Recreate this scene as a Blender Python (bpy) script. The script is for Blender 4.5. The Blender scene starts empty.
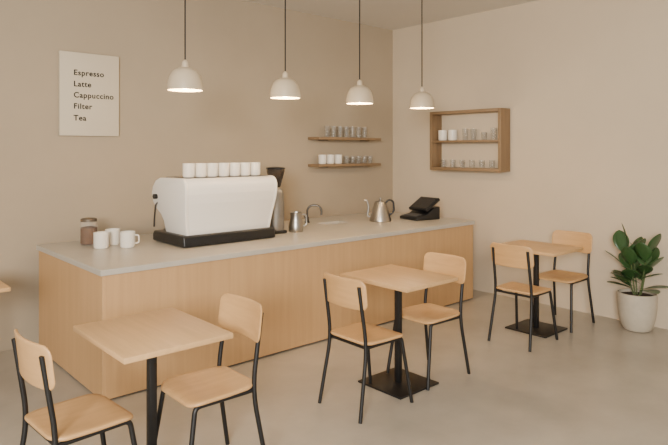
import bpy, bmesh, math, random
from mathutils import Vector, Matrix
random.seed(4)
COL = bpy.context.scene.collection

# ---------------------------------------------------------------- materials
def lin(c):
    return tuple(((v/255)/12.92 if v/255 <= .04045 else ((v/255+.055)/1.055)**2.4) for v in c)+(1,)

def mat(name, rgb, rough=.5, metal=0, alpha=1, emis=None, estr=0, noise=0.0, nscale=6, spec=.5, bump=0, trans=0):
    m = bpy.data.materials.new(name); m.use_nodes = True
    nt = m.node_tree; b = nt.nodes['Principled BSDF']
    b.inputs['Roughness'].default_value = rough
    b.inputs['Metallic'].default_value = metal
    b.inputs['Alpha'].default_value = alpha
    b.inputs['Specular IOR Level'].default_value = spec
    b.inputs['Transmission Weight'].default_value = trans
    c = lin(rgb)
    b.inputs['Base Color'].default_value = c
    if emis:
        b.inputs['Emission Color'].default_value = lin(emis)
        b.inputs['Emission Strength'].default_value = estr
    if noise > 0 or bump > 0:
        tc = nt.nodes.new('ShaderNodeTexCoord')
        n = nt.nodes.new('ShaderNodeTexNoise'); n.inputs['Scale'].default_value = nscale
        n.inputs['Detail'].default_value = 8; n.inputs['Roughness'].default_value = .6
        nt.links.new(tc.outputs['Object'], n.inputs['Vector'])
        if noise > 0:
            r = nt.nodes.new('ShaderNodeValToRGB')
            r.color_ramp.elements[0].position = .3; r.color_ramp.elements[1].position = .7
            r.color_ramp.elements[0].color = tuple(v*(1-noise) for v in c[:3])+(1,)
            r.color_ramp.elements[1].color = tuple(min(1, v*(1+noise)) for v in c[:3])+(1,)
            nt.links.new(n.outputs['Fac'], r.inputs['Fac'])
            nt.links.new(r.outputs['Color'], b.inputs['Base Color'])
        if bump > 0:
            n2 = nt.nodes.new('ShaderNodeTexNoise'); n2.inputs['Scale'].default_value = nscale*8
            n2.inputs['Detail'].default_value = 6
            nt.links.new(tc.outputs['Object'], n2.inputs['Vector'])
            bp = nt.nodes.new('ShaderNodeBump'); bp.inputs['Strength'].default_value = bump
            bp.inputs['Distance'].default_value = .01
            nt.links.new(n2.outputs['Fac'], bp.inputs['Height'])
            nt.links.new(bp.outputs['Normal'], b.inputs['Normal'])
    return m

def wood(name, rgb, scale, contrast=.16, rough=.5):
    m = bpy.data.materials.new(name); m.use_nodes = True
    nt = m.node_tree; b = nt.nodes['Principled BSDF']
    b.inputs['Roughness'].default_value = rough
    tc = nt.nodes.new('ShaderNodeTexCoord'); mp = nt.nodes.new('ShaderNodeMapping')
    mp.inputs['Scale'].default_value = scale
    oi = nt.nodes.new('ShaderNodeObjectInfo')
    nt.links.new(tc.outputs['Object'], mp.inputs['Vector'])
    mul = nt.nodes.new('ShaderNodeMath'); mul.operation = 'MULTIPLY'; mul.inputs[1].default_value = 13
    nt.links.new(oi.outputs['Random'], mul.inputs[0])
    n = nt.nodes.new('ShaderNodeTexNoise'); n.noise_dimensions = '4D'
    n.inputs['Scale'].default_value = 1; n.inputs['Detail'].default_value = 7; n.inputs['Roughness'].default_value = .62
    n.inputs['Distortion'].default_value = .4
    nt.links.new(mp.outputs['Vector'], n.inputs['Vector']); nt.links.new(mul.outputs[0], n.inputs['W'])
    r = nt.nodes.new('ShaderNodeValToRGB'); c = lin(rgb)
    r.color_ramp.elements[0].position = .25; r.color_ramp.elements[1].position = .75
    r.color_ramp.elements[0].color = (c[0]*(1-contrast), c[1]*(1-contrast*1.25), c[2]*(1-contrast*1.5), 1)
    r.color_ramp.elements[1].color = (min(1, c[0]*(1+contrast)), min(1, c[1]*(1+contrast)), min(1, c[2]*(1+contrast)), 1)
    nt.links.new(n.outputs['Fac'], r.inputs['Fac']); nt.links.new(r.outputs['Color'], b.inputs['Base Color'])
    bp = nt.nodes.new('ShaderNodeBump'); bp.inputs['Strength'].default_value = .12; bp.inputs['Distance'].default_value = .004
    nt.links.new(n.outputs['Fac'], bp.inputs['Height']); nt.links.new(bp.outputs['Normal'], b.inputs['Normal'])
    return m

M_WALL_SHADED = mat('wall_plaster_shaded', (176, 160, 137), .9, noise=.035, nscale=1.3, bump=.08)  # back wall plaster, its shade put into a darker base colour
M_WALL_LIT = mat('wall_plaster_lit', (208, 191, 166), .9, noise=.03, nscale=1.3, bump=.08)  # same plaster for the right wall, window light painted in as a lighter tone
M_CEIL = mat('ceiling_paint', (224, 219, 210), .95, noise=.01, nscale=2)
M_FLOOR = mat('polished_concrete', (172, 164, 151), .3, noise=.16, nscale=1.5, bump=.04, spec=.5)
M_TOP = mat('stone_worktop', (190, 182, 169), .34, noise=.05, nscale=5)
W_COUNTER = wood('oak_veneer_vertical', (200, 160, 113), (20, 20, .9), .09)
W_TABLE = wood('beech_table', (207, 168, 119), (30, 2.2, 30), .12, .42)
W_SEAT = wood('beech_plywood', (205, 162, 110), (2.2, 26, 26), .12, .4)
W_BACK = wood('beech_plywood_back', (205, 162, 110), (26, 2.2, 26), .12, .4)
W_SHELF = wood('toned_oak', (138, 114, 86), (2.0, 30, 30), .2)
W_SHELF2 = wood('toned_oak_long', (138, 114, 86), (30, 2.0, 30), .2)
W_SHELF3 = wood('toned_oak_upright', (138, 114, 86), (30, 30, 2.0), .2)
M_BLACK = mat('black_powder_coat', (22, 21, 21), .45, noise=.05, nscale=40)
M_BLACKP = mat('black_plastic', (24, 24, 25), .35)
M_SCREEN = mat('screen_glass', (40, 42, 46), .12)
M_GREYKEY = mat('grey_keys', (70, 70, 72), .5)
M_WHITE = mat('white_enamel', (238, 233, 225), .25)
M_CERAM = mat('white_ceramic', (236, 229, 217), .3)
M_CREAM = mat('cream_enamel', (204, 187, 160), .42)
M_CREAMIN = mat('cream_enamel_glow', (250, 236, 210), .5, emis=(255, 208, 138), estr=2.6)  # bulb light on the shade lining, painted in with a pale colour and emission
M_BULB = mat('lamp_bulb', (255, 240, 210), .4, emis=(255, 218, 160), estr=22)
M_STEEL = mat('brushed_steel', (176, 171, 164), .33, 1, noise=.05, nscale=30)
M_GSTEEL = mat('satin_grinder_body', (150, 145, 138), .5, .85, noise=.05, nscale=30)
M_DSTEEL = mat('dark_steel', (90, 86, 82), .35, 1)
M_TAP = mat('tap_steel', (100, 96, 91), .3, 1)
M_LID = mat('lid_steel', (110, 98, 84), .45, .5)
M_GLASS = mat('clear_glass', (252, 252, 250), .05, trans=.94)
M_JAR = mat('jar_glass', (225, 222, 215), .25, alpha=.10, spec=.3)
M_HOPPER = mat('smoked_plastic', (66, 57, 50), .15, alpha=.75)
M_BEANS = mat('coffee_grounds', (104, 70, 42), .85, noise=.35, nscale=90, spec=.2)
M_SIGN = mat('sign_board', (212, 199, 176), .7, noise=.01, nscale=4)
M_INK = mat('sign_ink', (20, 16, 14), .7)
M_POT = mat('pale_stoneware', (188, 177, 158), .75, noise=.06, nscale=20)
M_SOIL = mat('soil', (62, 48, 38), .95, noise=.3, nscale=40)
M_LEAF = mat('leaf_green', (56, 86, 47), .32, noise=.22, nscale=9)
M_STEM = mat('stem', (84, 98, 56), .7)

# ---------------------------------------------------------------- mesh helpers
def finish(bm, name, mats, smooth=True, angle=35):
    bmesh.ops.recalc_face_normals(bm, faces=bm.faces)
    me = bpy.data.meshes.new(name); bm.to_mesh(me); bm.free()
    for m in (mats if isinstance(mats, (list, tuple)) else [mats]): me.materials.append(m)
    if smooth:
        for p in me.polygons: p.use_smooth = True
        me.set_sharp_from_angle(angle=math.radians(angle))
    return me

def add_box(bm, lo, hi, bev=0, seg=2):
    r = bmesh.ops.create_cube(bm, size=1)
    vs = r['verts']
    for v in vs:
        for i in range(3):
            v.co[i] = lo[i] if v.co[i] < 0 else hi[i]
    if bev > 0:
        es = list({e for v in vs for e in v.link_edges})
        bmesh.ops.bevel(bm, geom=es, offset=bev, segments=seg, affect='EDGES', profile=.5)

def box_mesh(name, lo, hi, m, bev=0, seg=2):
    bm = bmesh.new(); add_box(bm, lo, hi, bev, seg)
    return finish(bm, name, m)

def add_lathe(bm, prof, seg=40, c=(0, 0, 0), mi=0):
    rings = []
    for r, z in prof:
        if r < 1e-6: rings.append([bm.verts.new((c[0], c[1], c[2]+z))])
        else: rings.append([bm.verts.new((c[0]+r*math.cos(2*math.pi*i/seg), c[1]+r*math.sin(2*math.pi*i/seg), c[2]+z)) for i in range(seg)])
    for a, b in zip(rings, rings[1:]):
        for i in range(seg):
            j = (i+1) % seg
            if len(a) == 1 and len(b) == 1: continue
            if len(a) == 1: f = bm.faces.new((a[0], b[i], b[j]))
            elif len(b) == 1: f = bm.faces.new((a[i], a[j], b[0]))
            else: f = bm.faces.new((a[i], a[j], b[j], b[i]))
            f.material_index = mi

def lathe_mesh(name, prof, m, seg=40):
    bm = bmesh.new(); add_lathe(bm, prof, seg); return finish(bm, name, m)

def fillet(pts, rad, n=6):
    pts = [Vector(p) for p in pts]; out = [pts[0]]
    for a, b, c in zip(pts, pts[1:], pts[2:]):
        d1 = (a-b); d2 = (c-b); r = min(rad, d1.length*.48, d2.length*.48)
        p1 = b+d1.normalized()*r; p2 = b+d2.normalized()*r
        for i in range(n+1):
            t = i/n; out.append(p1*(1-t)**2+b*2*t*(1-t)+p2*t*t)
    out.append(pts[-1]); return out

def add_tube(bm, pts, r, seg=12):
    pts = [Vector(p) for p in pts]; rs = r if isinstance(r, (list, tuple)) else [r]*len(pts)
    t0 = (pts[1]-pts[0]).normalized(); up = Vector((0, 0, 1)) if abs(t0.z) < .9 else Vector((1, 0, 0))
    n = t0.cross(up).normalized(); rings = []
    for i, p in enumerate(pts):
        t = (pts[min(i+1, len(pts)-1)]-pts[max(i-1, 0)]).normalized()
        n = (n-t*n.dot(t)).normalized(); b = t.cross(n)
        rings.append([bm.verts.new(p+(n*math.cos(2*math.pi*k/seg)+b*math.sin(2*math.pi*k/seg))*rs[i]) for k in range(seg)])
    for a, b in zip(rings, rings[1:]):
        for k in range(seg):
            bm.faces.new((a[k], a[(k+1) % seg], b[(k+1) % seg], b[k]))
    bm.faces.new(rings[0]); bm.faces.new(rings[-1])

def tube_mesh(name, pts, r, m, seg=12):
    bm = bmesh.new(); add_tube(bm, pts, r, seg); return finish(bm, name, m)

def panel_mesh(name, w, h, cr, t, fn, m, edge=.006, n=10):
    out = []
    for cx, cy, a0 in ((w/2-cr, h/2-cr, 0), (-w/2+cr, h/2-cr, 90), (-w/2+cr, -h/2+cr, 180), (w/2-cr, -h/2+cr, 270)):
        for i in range(n+1):
            a = math.radians(a0+90*i/n); out.append((cx+cr*math.cos(a), cy+cr*math.sin(a)))
    o2 = []
    for i, p in enumerate(out):
        q = out[(i+1) % len(out)]; d = math.hypot(q[0]-p[0], q[1]-p[1]); k = max(1, int(d/.03))
        for j in range(k): o2.append((p[0]+(q[0]-p[0])*j/k, p[1]+(q[1]-p[1])*j/k))
    bm = bmesh.new(); N = len(o2)
    e = 1-2*edge/min(w, h)
    levels = [(.0, .5), (.3, .5), (.6, .5), (.85, .5), (e, .5), (1-(1-e)*.3, .35), (1, .15), (1, -.15), (1-(1-e)*.3, -.35), (e, -.5), (.85, -.5), (.6, -.5), (.3, -.5), (.0, -.5)]
    rings = []
    for s, k in levels:
        if s == 0: rings.append([bm.verts.new(fn(0, 0, k*t))])
        else: rings.append([bm.verts.new(fn(u*s, v*s, k*t)) for u, v in o2])
    for a, b in zip(rings, rings[1:]):
        for i in range(N):
            j = (i+1) % N
            if len(a) == 1: bm.faces.new((a[0], b[i], b[j]))
            elif len(b) == 1: bm.faces.new((a[i], a[j], b[0]))
            else: bm.faces.new((a[i], a[j], b[j], b[i]))
    return finish(bm, name, m, angle=50)

# ---------------------------------------------------------------- object helpers
def empty(name, loc, rot=0, label=None, category=None, group=None):
    o = bpy.data.objects.new(name, None); o.empty_display_size = .05
    o.location = loc; o.rotation_euler = (0, 0, math.radians(rot)); COL.objects.link(o)
    tag(o, label, category, group); return o

def tag(o, label=None, category=None, group=None):
    if label: o['label'] = label
    if category: o['category'] = category
    if group: o['group'] = group

def obj(name, me, loc=(0, 0, 0), parent=None, rot=(0, 0, 0), label=None, category=None, group=None):
    o = bpy.data.objects.new(name, me); o.location = loc; o.rotation_euler = rot
    if parent: o.parent = parent
    COL.objects.link(o); tag(o, label, category, group); return o

def copy_thing(root, loc, rot=0, label=None):
    r = root.copy(); COL.objects.link(r); r.location = loc
    r.rotation_euler = (0, 0, math.radians(rot))
    if label: r['label'] = label
    for c in list(root.children):
        k = c.copy(); COL.objects.link(k); k.parent = r
        for g in list(c.children):
            kk = g.copy(); COL.objects.link(kk); kk.parent = k
    return r

def struct(o): o['kind'] = 'structure'; return o

# ---------------------------------------------------------------- room
WX, WY, CH = 6.15, 5.65, 3.385
X0, Y0 = -3.0, -3.2
struct(obj('floor', box_mesh('floor', (X0, Y0, -.1), (WX+.15, WY+.15, 0), M_FLOOR)))
struct(obj('ceiling', box_mesh('ceiling', (X0, Y0, CH), (WX+.15, WY+.15, CH+.1), M_CEIL)))
struct(obj('wall_back', box_mesh('wall_back', (X0, WY, 0), (WX+.15, WY+.15, CH), M_WALL_SHADED)))
struct(obj('wall_right', box_mesh('wall_right', (WX, Y0, 0), (WX+.15, WY, CH), M_WALL_LIT)))

# ---------------------------------------------------------------- counter
CX0, CX1, CY0, CY1, CZ = 1.512, 5.74, 4.03, 5.48, .90
cab = empty('counter_cabinet', (CX0, CY0, 0), 0, 'long pale oak service counter base along the wall', 'counter')
L = CX1-CX0; Dp = CY1-.01-CY0
obj('front_panel', box_mesh('front_panel', (0.022, 0, .015), (L, .022, CZ-.042), W_COUNTER, .002, 1), parent=cab)
obj('end_panel', box_mesh('end_panel', (0, 0, .015), (.022, Dp, CZ-.042), W_COUNTER, .002, 1), parent=cab)
obj('end_panel', box_mesh('end_panel', (L-.022, .022, .015), (L, Dp, CZ-.042), W_COUNTER, .002, 1), parent=cab)
obj('rear_panel', box_mesh('rear_panel', (.022, Dp-.022, .015), (L-.022, Dp, CZ-.042), W_COUNTER, .002, 1), parent=cab)
obj('plinth', box_mesh('plinth', (.03, .03, 0), (L-.03, Dp-.03, .1), M_DSTEEL), parent=cab)
SX0, SX1, SY0, SY1 = 4.26, 4.60, 4.88, 5.06
bm = bmesh.new()
tx0, tx1, ty0, ty1 = CX0-.018, CX1+.012, CY0-.018, CY1
xs = [tx0, SX0, SX1, tx1]; ys = [ty0, SY0, SY1, ty1]
vt = {}
for k, z in enumerate((CZ-.04, CZ)):
    for i, x in enumerate(xs):
        for j, y in enumerate(ys): vt[i, j, k] = bm.verts.new((x, y, z))
for i in range(3):
    for j in range(3):
        if (i, j) == (1, 1): continue
        for k in (0, 1): bm.faces.new((vt[i, j, k], vt[i+1, j, k], vt[i+1, j+1, k], vt[i, j+1, k]))
def side(a, b): bm.faces.new((vt[a[0], a[1], 0], vt[b[0], b[1], 0], vt[b[0], b[1], 1], vt[a[0], a[1], 1]))
for i in range(3):
    side((i, 0), (i+1, 0)); side((i, 3), (i+1, 3)); side((0, i), (0, i+1)); side((3, i), (3, i+1))
side((1, 1), (2, 1)); side((1, 2), (2, 2)); side((1, 1), (1, 2)); side((2, 1), (2, 2))
me = finish(bm, 'worktop', M_TOP, angle=30)
wt = obj('worktop', me, label='continuous grey stone worktop on the wooden counter', category='countertop')
bv = wt.modifiers.new('bev', 'BEVEL'); bv.width = .002; bv.segments = 2; bv.limit_method = 'ANGLE'
sk = empty('sink', ((SX0+SX1)/2, (SY0+SY1)/2, CZ), 0, 'small undermounted sink in the worktop', 'sink')
bm = bmesh.new(); hx, hy = (SX1-SX0)/2-.001, (SY1-SY0)/2-.001
Q = ((-1, -1), (1, -1), (1, 1), (-1, 1))
a = [bm.verts.new((sx*hx, sy*hy, -.012)) for sx, sy in Q]
b = [bm.verts.new((sx*(hx-.006), sy*(hy-.006), -.012)) for sx, sy in Q]
c = [bm.verts.new((sx*(hx-.02), sy*(hy-.02), -.18)) for sx, sy in Q]
d = [bm.verts.new((sx*hx, sy*hy, -.19)) for sx, sy in Q]
for p, q in ((a, b), (b, c), (a, d)):
    for i in range(4): bm.faces.new((p[i], p[(i+1) % 4], q[(i+1) % 4], q[i]))
bm.faces.new(c); bm.faces.new(d)
obj('basin', finish(bm, 'basin', M_TOP), parent=sk)
obj('drain', lathe_mesh('drain', [(0, -.177), (.03, -.177), (.034, -.18)], M_STEEL, 24), parent=sk)
fc = empty('faucet', (4.22, 5.17, CZ), 0, 'slim steel gooseneck tap beside the sink', 'faucet')
obj('tap_base', lathe_mesh('tap_base', [(0, 0), (.030, 0), (.030, .008), (.020, .014), (.020, .06), (.015, .066), (0, .066)], M_TAP, 24), parent=fc)
arc = [(0, 0, .05), (0, 0, .125)]+[((.08-.08*math.cos(t))*.75, -(.08-.08*math.cos(t))*.66, .125+.07*math.sin(t)) for t in [math.pi*i/12 for i in range(1, 13)]]
arc.append((arc[-1][0], arc[-1][1], .085))
obj('spout', tube_mesh('spout', arc, .012, M_TAP), parent=fc)
obj('lever', tube_mesh('lever', [(0, 0, .045), (-.03, -.01, .055), (-.06, -.02, .075)], .007, M_TAP), parent=fc)

# ---------------------------------------------------------------- menu sign
sg = empty('menu_sign', (1.993, WY-.018, 2.219), 0, 'cream wall sign listing coffees in dark lettering', 'sign')
obj('board', box_mesh('board', (-.269, -.024, -.38), (.269, .017, .38), M_SIGN, .003), parent=sg)
def text_mesh(body, size):
    cu = bpy.data.curves.new('t', 'FONT'); cu.body = body; cu.size = size; cu.extrude = .001; cu.offset = size*.021
    cu.space_character = 1.10
    o = bpy.data.objects.new('t', cu); COL.objects.link(o)
    bpy.context.view_layer.update()
    me = bpy.data.meshes.new_from_object(o.evaluated_get(bpy.context.evaluated_depsgraph_get()))
    bpy.data.objects.remove(o); me.materials.clear(); me.materials.append(M_INK); return me
for i, (w, z) in enumerate((('Espresso', .173), ('Latte', .070), ('Cappuccino', -.031), ('Filter', -.133), ('Tea', -.240))):
    obj('lettering', text_mesh(w, .070), (-.150, -.0255, z), sg, (math.radians(90), 0, 0), label='dark printed word '+w)

# ---------------------------------------------------------------- pendants
R = .126
outer = [(.024, .166), (.045, .163)]+[(R*math.cos(t)**.58, .004+.157*math.sin(t)) for t in [math.radians(x) for x in (76, 68, 58, 48, 36, 24, 12, 0)]]+[(R, 0)]
inner = [(max(0.0, r-.004), z-.004 if z > .01 else z) for r, z in reversed(outer)]+[(0, .162)]
sh = lathe_mesh('lamp_shade', outer+[(R-.002, -.002)], M_CREAM, 48)
shi = lathe_mesh('shade_lining', inner, M_CREAMIN, 48)
cap = lathe_mesh('cap', [(0, .222), (.006, .220), (.012, .212), (.020, .206), (.024, .196), (.026, .16), (.0, .16)], M_CREAM, 24)
bulb = lathe_mesh('bulb', [(0, .002), (.022, .008), (.040, .028), (.042, .052), (.028, .09), (.014, .108), (.014, .155), (0, .155)], M_BULB, 24)
PZ = 2.14
cordm = tube_mesh('cord', [(0, 0, .21), (0, 0, CH-PZ-.02)], .0055, M_BLACK, 8)
can = lathe_mesh('canopy', [(0, CH-PZ), (.04, CH-PZ), (.04, CH-PZ-.02), (.01, CH-PZ-.028), (0, CH-PZ-.028)], M_CREAM, 24)
pl = bpy.data.lights.new('pendant_glow', 'POINT'); pl.energy = 12; pl.color = (1, .79, .54); pl.shadow_soft_size = .04
p0 = empty('pendant_lamp', (2.07, 3.93, PZ), 0, 'cream dome pendant lamp on a thin black cord above the counter', 'lamp', 'pendant lamps over the counter')
for n, m_ in (('lamp_shade', sh), ('shade_lining', shi), ('cap', cap), ('bulb', bulb), ('cord', cordm), ('canopy', can)):
    obj(n, m_, parent=p0)
lo = bpy.data.objects.new('pendant_glow', pl); lo.parent = p0; lo.location = (0, 0, -.045); COL.objects.link(lo)
for x, y in ((2.99, 3.95), (3.85, 3.95), (4.74, 3.95)): copy_thing(p0, (x, y, PZ))

# ---------------------------------------------------------------- tables
def table(loc, rot=0, w=.56, d=.66, h=.79, label=''):
    t = empty('cafe_table', loc, rot, label, 'table')
    obj('table_top', box_mesh('table_top', (-w/2, -d/2, h-.028), (w/2, d/2, h), W_TABLE, .004, 2), parent=t)
    obj('column', box_mesh('column', (-.021, -.021, .012), (.021, .021, h-.034), M_BLACK, .005, 2), parent=t)
    obj('base_plate', box_mesh('base_plate', (-.21, -.21, 0), (.21, .21, .014), M_BLACK, .003, 2), parent=t)
    obj('mounting_plate', box_mesh('mounting_plate', (-.13, -.13, h-.035), (.13, .13, h-.0275), M_BLACK), parent=t)
    return t
T = 'square beech cafe table with black pedestal base'
table((1.335, 2.89, 0), label=T+', by the counter end')
table((3.26, 2.94, 0), label=T+' beside the counter')
table((5.24, 2.96, 0), label=T+' near the plant')
table((.765, 4.74, 0), label=T+' by the wall')

# ---------------------------------------------------------------- chairs (front = +x)
SH = .48
def seat_fn(u, v, s):
    x, y = v, u
    z = SH-.012 - .010*math.cos(min(1, abs(y)/.2)*math.pi/2)*max(0, 1-abs(x)/.22)
    if x > .11: z -= (x-.11)**2*2.2
    if x < -.12: z += (x+.12)**2*1.5
    k = 1-.06*(-x/.2) if x < 0 else 1.0
    return (x, y*k, z+s)
seat_me = panel_mesh('seat', .40, .39, .075, .020, seat_fn, W_SEAT)
def back_fn(u, v, s):
    z = .785+v; x = -.232-.12*v + .034*(u/.2)**2*1.0
    return (x+s, u, z)
back_me = panel_mesh('backrest', .415, .20, .05, .015, back_fn, W_BACK, edge=.005)
LR = .0125
def rear_leg(sy):
    return tube_mesh('leg', fillet([(-.245, sy*.20, 0), (-.165, sy*.175, SH-.03), (-.226, sy*.168, .84)], .12, 8), LR, M_BLACK)
def front_leg(sy):
    return tube_mesh('leg', fillet([(.235, sy*.20, 0), (.165, sy*.168, SH-.034), (.02, sy*.165, SH-.037)], .03, 6), LR, M_BLACK)
RL, RR, FL, FR = rear_leg(1), rear_leg(-1), front_leg(1), front_leg(-1)
bm = bmesh.new()
for sy in (1, -1): add_tube(bm, [(-.162, sy*.170, SH-.037), (.03, sy*.165, SH-.037)], .0115)
add_tube(bm, [(-.165, -.17, SH-.037), (-.165, .17, SH-.037)], .010)
add_tube(bm, [(.13, -.165, SH-.04), (.13, .165, SH-.04)], .010)
frame_me = finish(bm, 'under_frame', M_BLACK)
C = 'beech plywood chair with black legs'
ch = empty('cafe_chair', (.965, 2.86, 0), 4, '', 'chair', 'matching cafe chairs')
for n, m_ in (('seat', seat_me), ('backrest', back_me), ('leg', FL), ('leg', FR), ('leg', RL), ('leg', RR), ('under_frame', frame_me)):
    obj(n, m_, parent=ch)
ch['label'] = C+', facing the corner of its table'
copy_thing(ch, (1.60, 2.79, 0), 180, C+', backed toward the counter')
copy_thing(ch, (2.85, 2.86, 0), -1, C+', facing a table')
copy_thing(ch, (3.56, 2.91, 0), 179, C+', half under a table')
copy_thing(ch, (4.84, 2.86, 0), 1, C+', facing a table')
copy_thing(ch, (5.60, 2.88, 0), 181, C+', backed toward the wall')

# ---------------------------------------------------------------- mugs / glasses
def mug_prof(r, h, t=.004):
    return [(0, 0), (r*.80, 0), (r*.93, h*.05), (r, h*.18), (r, h), (r-t*.5, h+t*.4), (r-t, h), (r-t, h*.2), (r*.8, h*.09), (0, h*.07)]
mug_me = lathe_mesh('mug', mug_prof(.060, .130), M_CERAM)
def handle(r, h):
    return tube_mesh('handle', fillet([(r-.003, 0, h*.8), (r+.03, 0, h*.78), (r+.033, 0, h*.3), (r-.003, 0, h*.25)], .03, 6), .0055, M_CERAM, 10)
hd = handle(.060, .130)
m0 = obj('mug', mug_me, (1.84, 4.93, CZ), label='white ceramic mug beside the jar on the counter', category='mug', group='white mugs on the counter')
m0.rotation_euler[2] = math.radians(75)
obj('handle', hd, parent=m0)
copy_thing(m0, (1.985, 5.06, CZ), 80)
copy_thing(m0, (2.02, 4.83, CZ), -35, 'white ceramic mug standing slightly apart on the counter')
cup_me = lathe_mesh('cup', mug_prof(.051, .118), M_CERAM, 32)
MX, MY = 2.80, 4.73
for i in range(7):
    obj('cup', cup_me, (2.455+i*.113, 4.60+random.uniform(-.006, .006), CZ+.5745), label='white cup lined up on top of the espresso machine', category='cup', group='cups on the espresso machine')
glass_me = lathe_mesh('glass', [(0, 0), (.030, 0), (.035, .142), (.0325, .142), (.028, .008), (0, .008)], M_GLASS, 24)
sglass_me = lathe_mesh('glass', [(0, 0), (.030, 0), (.035, .095), (.0325, .095), (.028, .008), (0, .008)], M_GLASS, 24)
scup_me = lathe_mesh('cup', mug_prof(.050, .112), M_CERAM, 28)

# ---------------------------------------------------------------- wall shelves
SY_ = WY-.115
for z in (1.854, 1.525):
    s = empty('wall_shelf', (5.156, WY-.001, z), 0, 'slim brown wooden wall shelf holding '+('a row of glasses' if z > 1.7 else 'cups and glasses'), 'shelf')
    obj('shelf_board', box_mesh('shelf_board', (-.535, -.215, -.016), (.535, -.002, .016), W_SHELF, .003), parent=s)
    for x in (-.36, .36):
        obj('bracket', box_mesh('bracket', (x-.008, -.17, -.024), (x+.008, -.002, -.016), M_DSTEEL, .001, 1), parent=s)
for i in range(7):
    obj('glass', glass_me, (4.835+i*.108, SY_, 1.870), label='clear tumbler on the upper wall shelf', category='glass', group='glasses on the upper wall shelf')
for i, x in enumerate((4.76, 4.89, 5.02)):
    obj('cup', scup_me, (x, SY_, 1.541), label='plain white cup on the lower wall shelf', category='cup', group='cups on the lower wall shelf')
for i in range(5):
    obj('glass', sglass_me, (5.165+i*.105, SY_, 1.541), label='short clear glass on the lower wall shelf', category='glass', group='glasses on the lower wall shelf')

# ---------------------------------------------------------------- box shelf on right wall
bz0, bz1, by0, by1, bd = 1.461, 2.194, 3.80, 4.83, .20
bs = empty('wall_box_shelf', (WX-.001, by0, bz0), 0, 'brown wooden box shelf with two tiers mounted on the wall', 'shelf')
H = bz1-bz0; Wd = by1-by0; t = .036
obj('side_panel', box_mesh('side_panel', (-bd, 0, 0), (-.002, t, H), W_SHELF3, .002), parent=bs)
obj('side_panel', box_mesh('side_panel', (-bd, Wd-t, 0), (-.002, Wd, H), W_SHELF3, .002), parent=bs)
obj('top_panel', box_mesh('top_panel', (-bd, t, H-t), (-.002, Wd-t, H), W_SHELF2, .002), parent=bs)
obj('bottom_panel', box_mesh('bottom_panel', (-bd, t, 0), (-.002, Wd-t, t), W_SHELF2, .002), parent=bs)
obj('middle_shelf', box_mesh('middle_shelf', (-bd+.004, t, .345), (-.002, Wd-t, .345+.025), W_SHELF2, .002), parent=bs)
zt = bz0+.370; zb = bz0+t; bx = WX-.10
for y in (4.70, 4.55):
    o = obj('cup', scup_me, (bx, y, zt), label='plain white cup in the wooden box shelf', category='cup', group='cups in the box shelf')
    o.scale = (1.15, 1.15, 1.15)
for y, g in ((4.36, glass_me), (4.24, glass_me), (4.09, sglass_me), (3.96, glass_me)):
    obj('glass', g, (bx, y, zt), label='clear glass on the upper tier of the box shelf', category='glass', group='glasses in the box shelf upper tier')
for i in range(6):
    obj('glass', sglass_me, (bx, 4.69-i*.142, zb), label='short clear glass on the lower tier of the box shelf', category='glass', group='glasses in the box shelf lower tier')

# ---------------------------------------------------------------- jar
jr = empty('coffee_jar', (1.835, 5.20, CZ), 0, 'glass jar of ground coffee with a metal lid', 'jar')
obj('glass_jar', lathe_mesh('glass_jar', [(0, 0), (.064, 0), (.070, .01), (.070, .180), (.062, .20)], M_JAR), parent=jr)
obj('coffee', lathe_mesh('coffee', [(0, .004), (.060, .006), (.066, .014), (.066, .145), (.03, .155), (0, .152)], M_BEANS), parent=jr)
obj('lid', lathe_mesh('lid', [(0, .228), (.052, .226), (.066, .220), (.066, .199), (0, .199)], M_LID), parent=jr)

# ---------------------------------------------------------------- espresso machine
em = empty('espresso_machine', (MX, MY, CZ), 0, 'large white espresso machine with black base on the counter', 'coffee machine')
HL = .465
def prism(name, prof, x0, x1, m, bev=.02, seg=4, taper=0, ztop=.5):
    bm = bmesh.new()
    a = [bm.verts.new((x0, y, z)) for y, z in prof]; b = [bm.verts.new((x1, y, z)) for y, z in prof]
    n = len(prof)
    for i in range(n): bm.faces.new((a[i], a[(i+1) % n], b[(i+1) % n], b[i]))
    bm.faces.new(a); bm.faces.new(b)
    bmesh.ops.recalc_face_normals(bm, faces=bm.faces)
    bmesh.ops.bevel(bm, geom=list(bm.edges), offset=bev, segments=seg, affect='EDGES', profile=.5, clamp_overlap=True)
    if taper:
        for v in bm.verts:
            k = max(0, min(1, (ztop-v.co.z)/ztop)); v.co.x *= 1-taper*k**1.3
    return finish(bm, name, m, angle=60)
def arcpts(cy, cz, r, a0, a1, n=5):
    return [(cy+r*math.cos(math.radians(a0+(a1-a0)*i/n)), cz+r*math.sin(math.radians(a0+(a1-a0)*i/n))) for i in range(n+1)]
def shell(o):
    return ([(-.236-o, .085), (-.242-o, .16), (-.260-o, .26), (-.284-o, .36), (-.298-o, .44)]
            + arcpts(-.220, .488+o*.6, .078+o, 180, 90, 6)
            + [(.02, .569+o*.6), (.17, .564+o*.6), (.25, .540+o*.4), (.305+o, .485), (.328+o, .42), (.312+o, .35), (.26+o, .29), (.19, .245), (.15, .19), (.14, .085)])
obj('body', prism('body', shell(.003), -HL+.03, HL-.03, M_WHITE, .003, 2, .13, .44), parent=em)
for x0, x1 in ((-HL, -HL+.032), (HL-.032, HL)):
    obj('side_panel', prism('side_panel', shell(.005), x0, x1, M_WHITE, .010, 4, .13, .44), parent=em)
obj('base', prism('base', [(-.288, .006), (-.272, .098), (.28, .098), (.30, .07), (.30, .006)], -HL-.004, HL-.01, M_BLACKP, .014, 3), parent=em)
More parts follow.
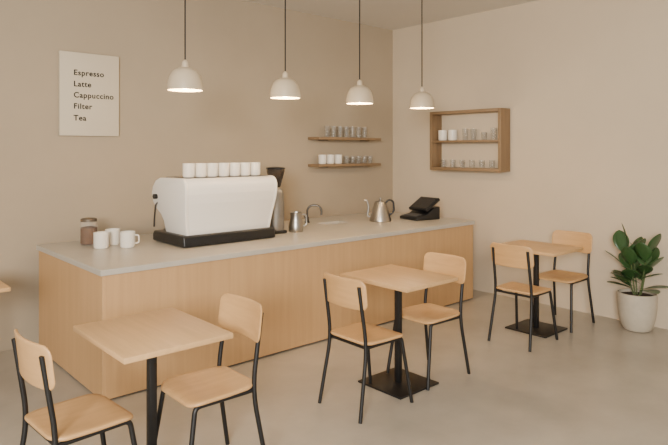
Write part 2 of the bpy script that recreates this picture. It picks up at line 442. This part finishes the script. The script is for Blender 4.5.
obj('drip_tray', box_mesh('drip_tray', (-HL+.09, .16, .097), (HL-.09, .285, .110), M_STEEL, .003), parent=em)
ft = lathe_mesh('foot', [(0, 0), (.024, 0), (.024, .012), (0, .012)], M_BLACKP, 20)
for x in (-.36, .36):
    for y in (-.21, .22): obj('foot', ft, (x, y, 0), em)
obj('cup_tray', box_mesh('cup_tray', (-HL+.05, -.225, .560), (HL-.05, .15, .574), M_DSTEEL, .002), parent=em)
for x in (-.2, .2):
    obj('group_head', lathe_mesh('group_head', [(0, .19), (.036, .19), (.038, .25), (.045, .27), (.045, .30), (0, .30)], M_STEEL, 24), (x, .21, 0), em)
    pf = obj('portafilter', lathe_mesh('portafilter', [(0, .16), (.03, .16), (.034, .195), (0, .195)], M_STEEL, 24), (x, .21, 0), em)
    obj('handle', tube_mesh('handle', [(0, .03, .18), (0, .09, .178), (0, .17, .165)], [.008, .013, .015], M_BLACKP, 12), parent=pf)
for x in (-HL-.002, HL+.002):
    obj('steam_wand', tube_mesh('steam_wand', fillet([(x*.88, .22, .36), (x, .24, .34), (x, .265, .20), (x, .27, .13)], .03, 6), .008, M_DSTEEL, 10), parent=em)
obj('steam_knob', tube_mesh('steam_knob', [(-HL+.03, .24, .40), (-HL-.022, .24, .40)], .022, M_BLACKP, 20), parent=em)

# ---------------------------------------------------------------- grinder
gr = empty('coffee_grinder', (3.455, 4.72, CZ), 0, 'steel coffee grinder with smoked bean hopper', 'grinder')
obj('base', box_mesh('base', (-.08, -.085, 0), (.08, .12, .03), M_BLACKP, .01, 3), parent=gr)
obj('body', lathe_mesh('body', [(0, .03), (.078, .03), (.083, .05), (.083, .30), (.078, .33), (.078, .38), (.074, .41), (.06, .43), (.045, .445), (0, .445)], M_GSTEEL), parent=gr)
obj('hopper', lathe_mesh('hopper', [(0, .445), (.042, .445), (.050, .46), (.088, .60), (.090, .625), (.086, .625), (.084, .60), (.047, .465), (.038, .452), (0, .452)], M_HOPPER, 8), parent=gr)
obj('coffee_beans', lathe_mesh('coffee_beans', [(0, .453), (.034, .454), (.040, .466), (.058, .535), (.03, .548), (0, .55)], M_BEANS, 24), parent=gr)
obj('hopper_lid', lathe_mesh('hopper_lid', [(0, .646), (.02, .646), (.086, .640), (.093, .634), (.093, .624), (0, .624)], M_BLACKP, 8), parent=gr)
obj('dosing_chute', tube_mesh('dosing_chute', [(0, .06, .33), (0, .11, .32), (0, .13, .26)], [.03, .026, .018], M_DSTEEL, 16), parent=gr)

# pitcher
pt = obj('milk_pitcher', lathe_mesh('milk_pitcher', [(0, 0), (.066, 0), (.072, .01), (.074, .05), (.064, .10), (.053, .15), (.060, .192), (.058, .193), (.050, .151), (.061, .10), (.070, .05), (0, .01)], M_STEEL), (3.66, 4.66, CZ), label='small steel milk pitcher next to the grinder', category='pitcher')
obj('handle', tube_mesh('handle', fillet([(.051, 0, .165), (.102, 0, .175), (.108, 0, .07), (.068, 0, .05)], .03, 6), .007, M_STEEL, 10), parent=pt)
pt.rotation_euler[2] = math.radians(-30)
# kettle
kt = empty('gooseneck_kettle', (4.93, 4.72, CZ), 138, 'tapered steel gooseneck kettle with dark handle on the worktop', 'kettle')
obj('body', lathe_mesh('body', [(0, 0), (.120, 0), (.126, .008), (.124, .022), (.068, .212), (.062, .219), (0, .219)], M_STEEL), parent=kt)
obj('lid', lathe_mesh('lid', [(0, .266), (.014, .265), (.017, .256), (.010, .241), (.03, .233), (.058, .223), (.060, .215), (0, .215)], M_STEEL), parent=kt)
obj('spout', tube_mesh('spout', fillet([(.102, 0, .05), (.150, 0, .055), (.132, 0, .17), (.155, 0, .240), (.180, 0, .235)], .04, 8), .011, M_STEEL), parent=kt)
obj('handle', tube_mesh('handle', fillet([(-.062, 0, .205), (-.09, 0, .245), (-.148, 0, .23), (-.156, 0, .11), (-.106, 0, .07)], .035, 8), .011, M_BLACKP), parent=kt)

# ---------------------------------------------------------------- till
ps = empty('cash_register', (5.46, 4.56, CZ), -100, 'black point-of-sale terminal with tilted screen', 'cash register')
obj('base', prism('base', [(-.20, 0), (.15, 0), (.15, .15), (.06, .135), (-.05, .065), (-.20, .035)], -.16, .16, M_BLACKP, .010, 2), parent=ps)
obj('keypad', box_mesh('keypad', (-.11, -.05, 0), (.11, .05, .006), M_GREYKEY, .002, 1), (0, -.125, .051), ps, (math.radians(11), 0, 0))
sc = obj('screen', box_mesh('screen', (-.165, -.12, -.018), (.165, .12, .018), M_BLACKP, .010, 3), (0, .045, .172), ps, (math.radians(33), 0, 0))
obj('display', box_mesh('display', (-.145, -.10, .0175), (.145, .10, .0205), M_SCREEN), parent=sc)

# ---------------------------------------------------------------- plant
pp = empty('potted_plant', (5.93, 2.305, 0), 0, 'leafy green rubber plant in a pale stoneware pot', 'plant')
obj('pot', lathe_mesh('pot', [(0, 0), (.098, 0), (.118, .010), (.141, .055), (.160, .13), (.170, .22), (.173, .31), (.171, .350), (.165, .356), (.158, .350), (.154, .31), (0, .305)], M_POT, 48), parent=pp)
obj('soil', lathe_mesh('soil', [(0, .334), (.08, .332), (.156, .325), (.153, .310), (0, .308)], M_SOIL, 32), parent=pp)
bm = bmesh.new()
stems = []
for i in range(5):
    a = 2*math.pi*i/5+.4; s = [Vector((.03*math.cos(a), .03*math.sin(a), .33)), Vector((.04*math.cos(a), .05*math.sin(a), .39)), Vector((.08*math.cos(a)-.03, .12*math.sin(a), .66+.05*(i % 3)))]
    stems.append(s); add_tube(bm, fillet(s, .1, 4), .007, 8)
obj('stem', finish(bm, 'stem', M_STEM), parent=pp)
bm = bmesh.new()
def leaf(base, az, el, ln, wd):
    d = Vector((math.cos(az)*math.cos(el), math.sin(az)*math.cos(el), math.sin(el)))
    sd = Vector((-math.sin(az), math.cos(az), 0)); up = sd.cross(d)*-1
    if up.z < 0: up = -up
    n = 16; rows = []
    for i in range(n+1):
        t = i/n
        w = .003 if t < .1 else (.0015 if t >= 1 else wd*max(.04, (math.sin(math.pi*((t-.1)/.9)))**.65))
        c = base+d*ln*t - Vector((0, 0, 1))*ln*.12*t*t*math.cos(el)
        row = []
        for k in (-1, -.5, 0, .5, 1):
            p = c+sd*w*k+up*(abs(k)*w*.12)
            p.x = min(p.x, .205); row.append(bm.verts.new(p))
        rows.append(row)
    for a, b in zip(rows, rows[1:]):
        for k in range(4): bm.faces.new((a[k], a[k+1], b[k+1], b[k]))
for i, s in enumerate(stems):
    for j in range(6):
        t = j/5; p = s[1]*(1-t)+s[2]*t
        az = i*1.256+j*2.4+random.uniform(-.3, .3); el = math.radians(22+46*t+random.uniform(-10, 10))
        ln = random.uniform(.26, .31)*(1-.10*t)
        room = .20-p.x; need = math.cos(az)*math.cos(el)*ln
        if need > room: az = az+math.radians(120); need = math.cos(az)*math.cos(el)*ln
        if need > room: ln = max(.16, ln*room/need); el = max(el, math.radians(60))
        leaf(p, az, el, ln, random.uniform(.064, .076))
me = finish(bm, 'foliage', M_LEAF, angle=80)
fo = obj('foliage', me, parent=pp); so = fo.modifiers.new('s', 'SOLIDIFY'); so.thickness = .0015

# ---------------------------------------------------------------- light
def area(name, loc, target, size, sy, e, col):
    l = bpy.data.lights.new(name, 'AREA'); l.shape = 'RECTANGLE'; l.size = size; l.size_y = sy; l.energy = e; l.color = col
    o = bpy.data.objects.new(name, l); o.location = loc
    o.rotation_euler = (Vector(target)-Vector(loc)).to_track_quat('-Z', 'Y').to_euler(); COL.objects.link(o)
area('window_light', (-2.4, -1.6, 2.4), (4.8, 2.6, .3), 1.8, 1.4, 590, (1, .96, .895))
w = bpy.data.worlds.new('world'); bpy.context.scene.world = w; w.use_nodes = True
bg = w.node_tree.nodes['Background']; bg.inputs[0].default_value = (1, .96, .90, 1); bg.inputs[1].default_value = .52

# ---------------------------------------------------------------- camera
cd = bpy.data.cameras.new('cam'); cam = bpy.data.objects.new('camera', cd); COL.objects.link(cam)
cd.sensor_width = 36; cd.lens = 596/668*36; cd.shift_y = -71.5/668
cam.location = (0, 0, 1.7); cam.rotation_euler = (math.radians(90), 0, math.radians(-41.8))
bpy.context.scene.camera = cam
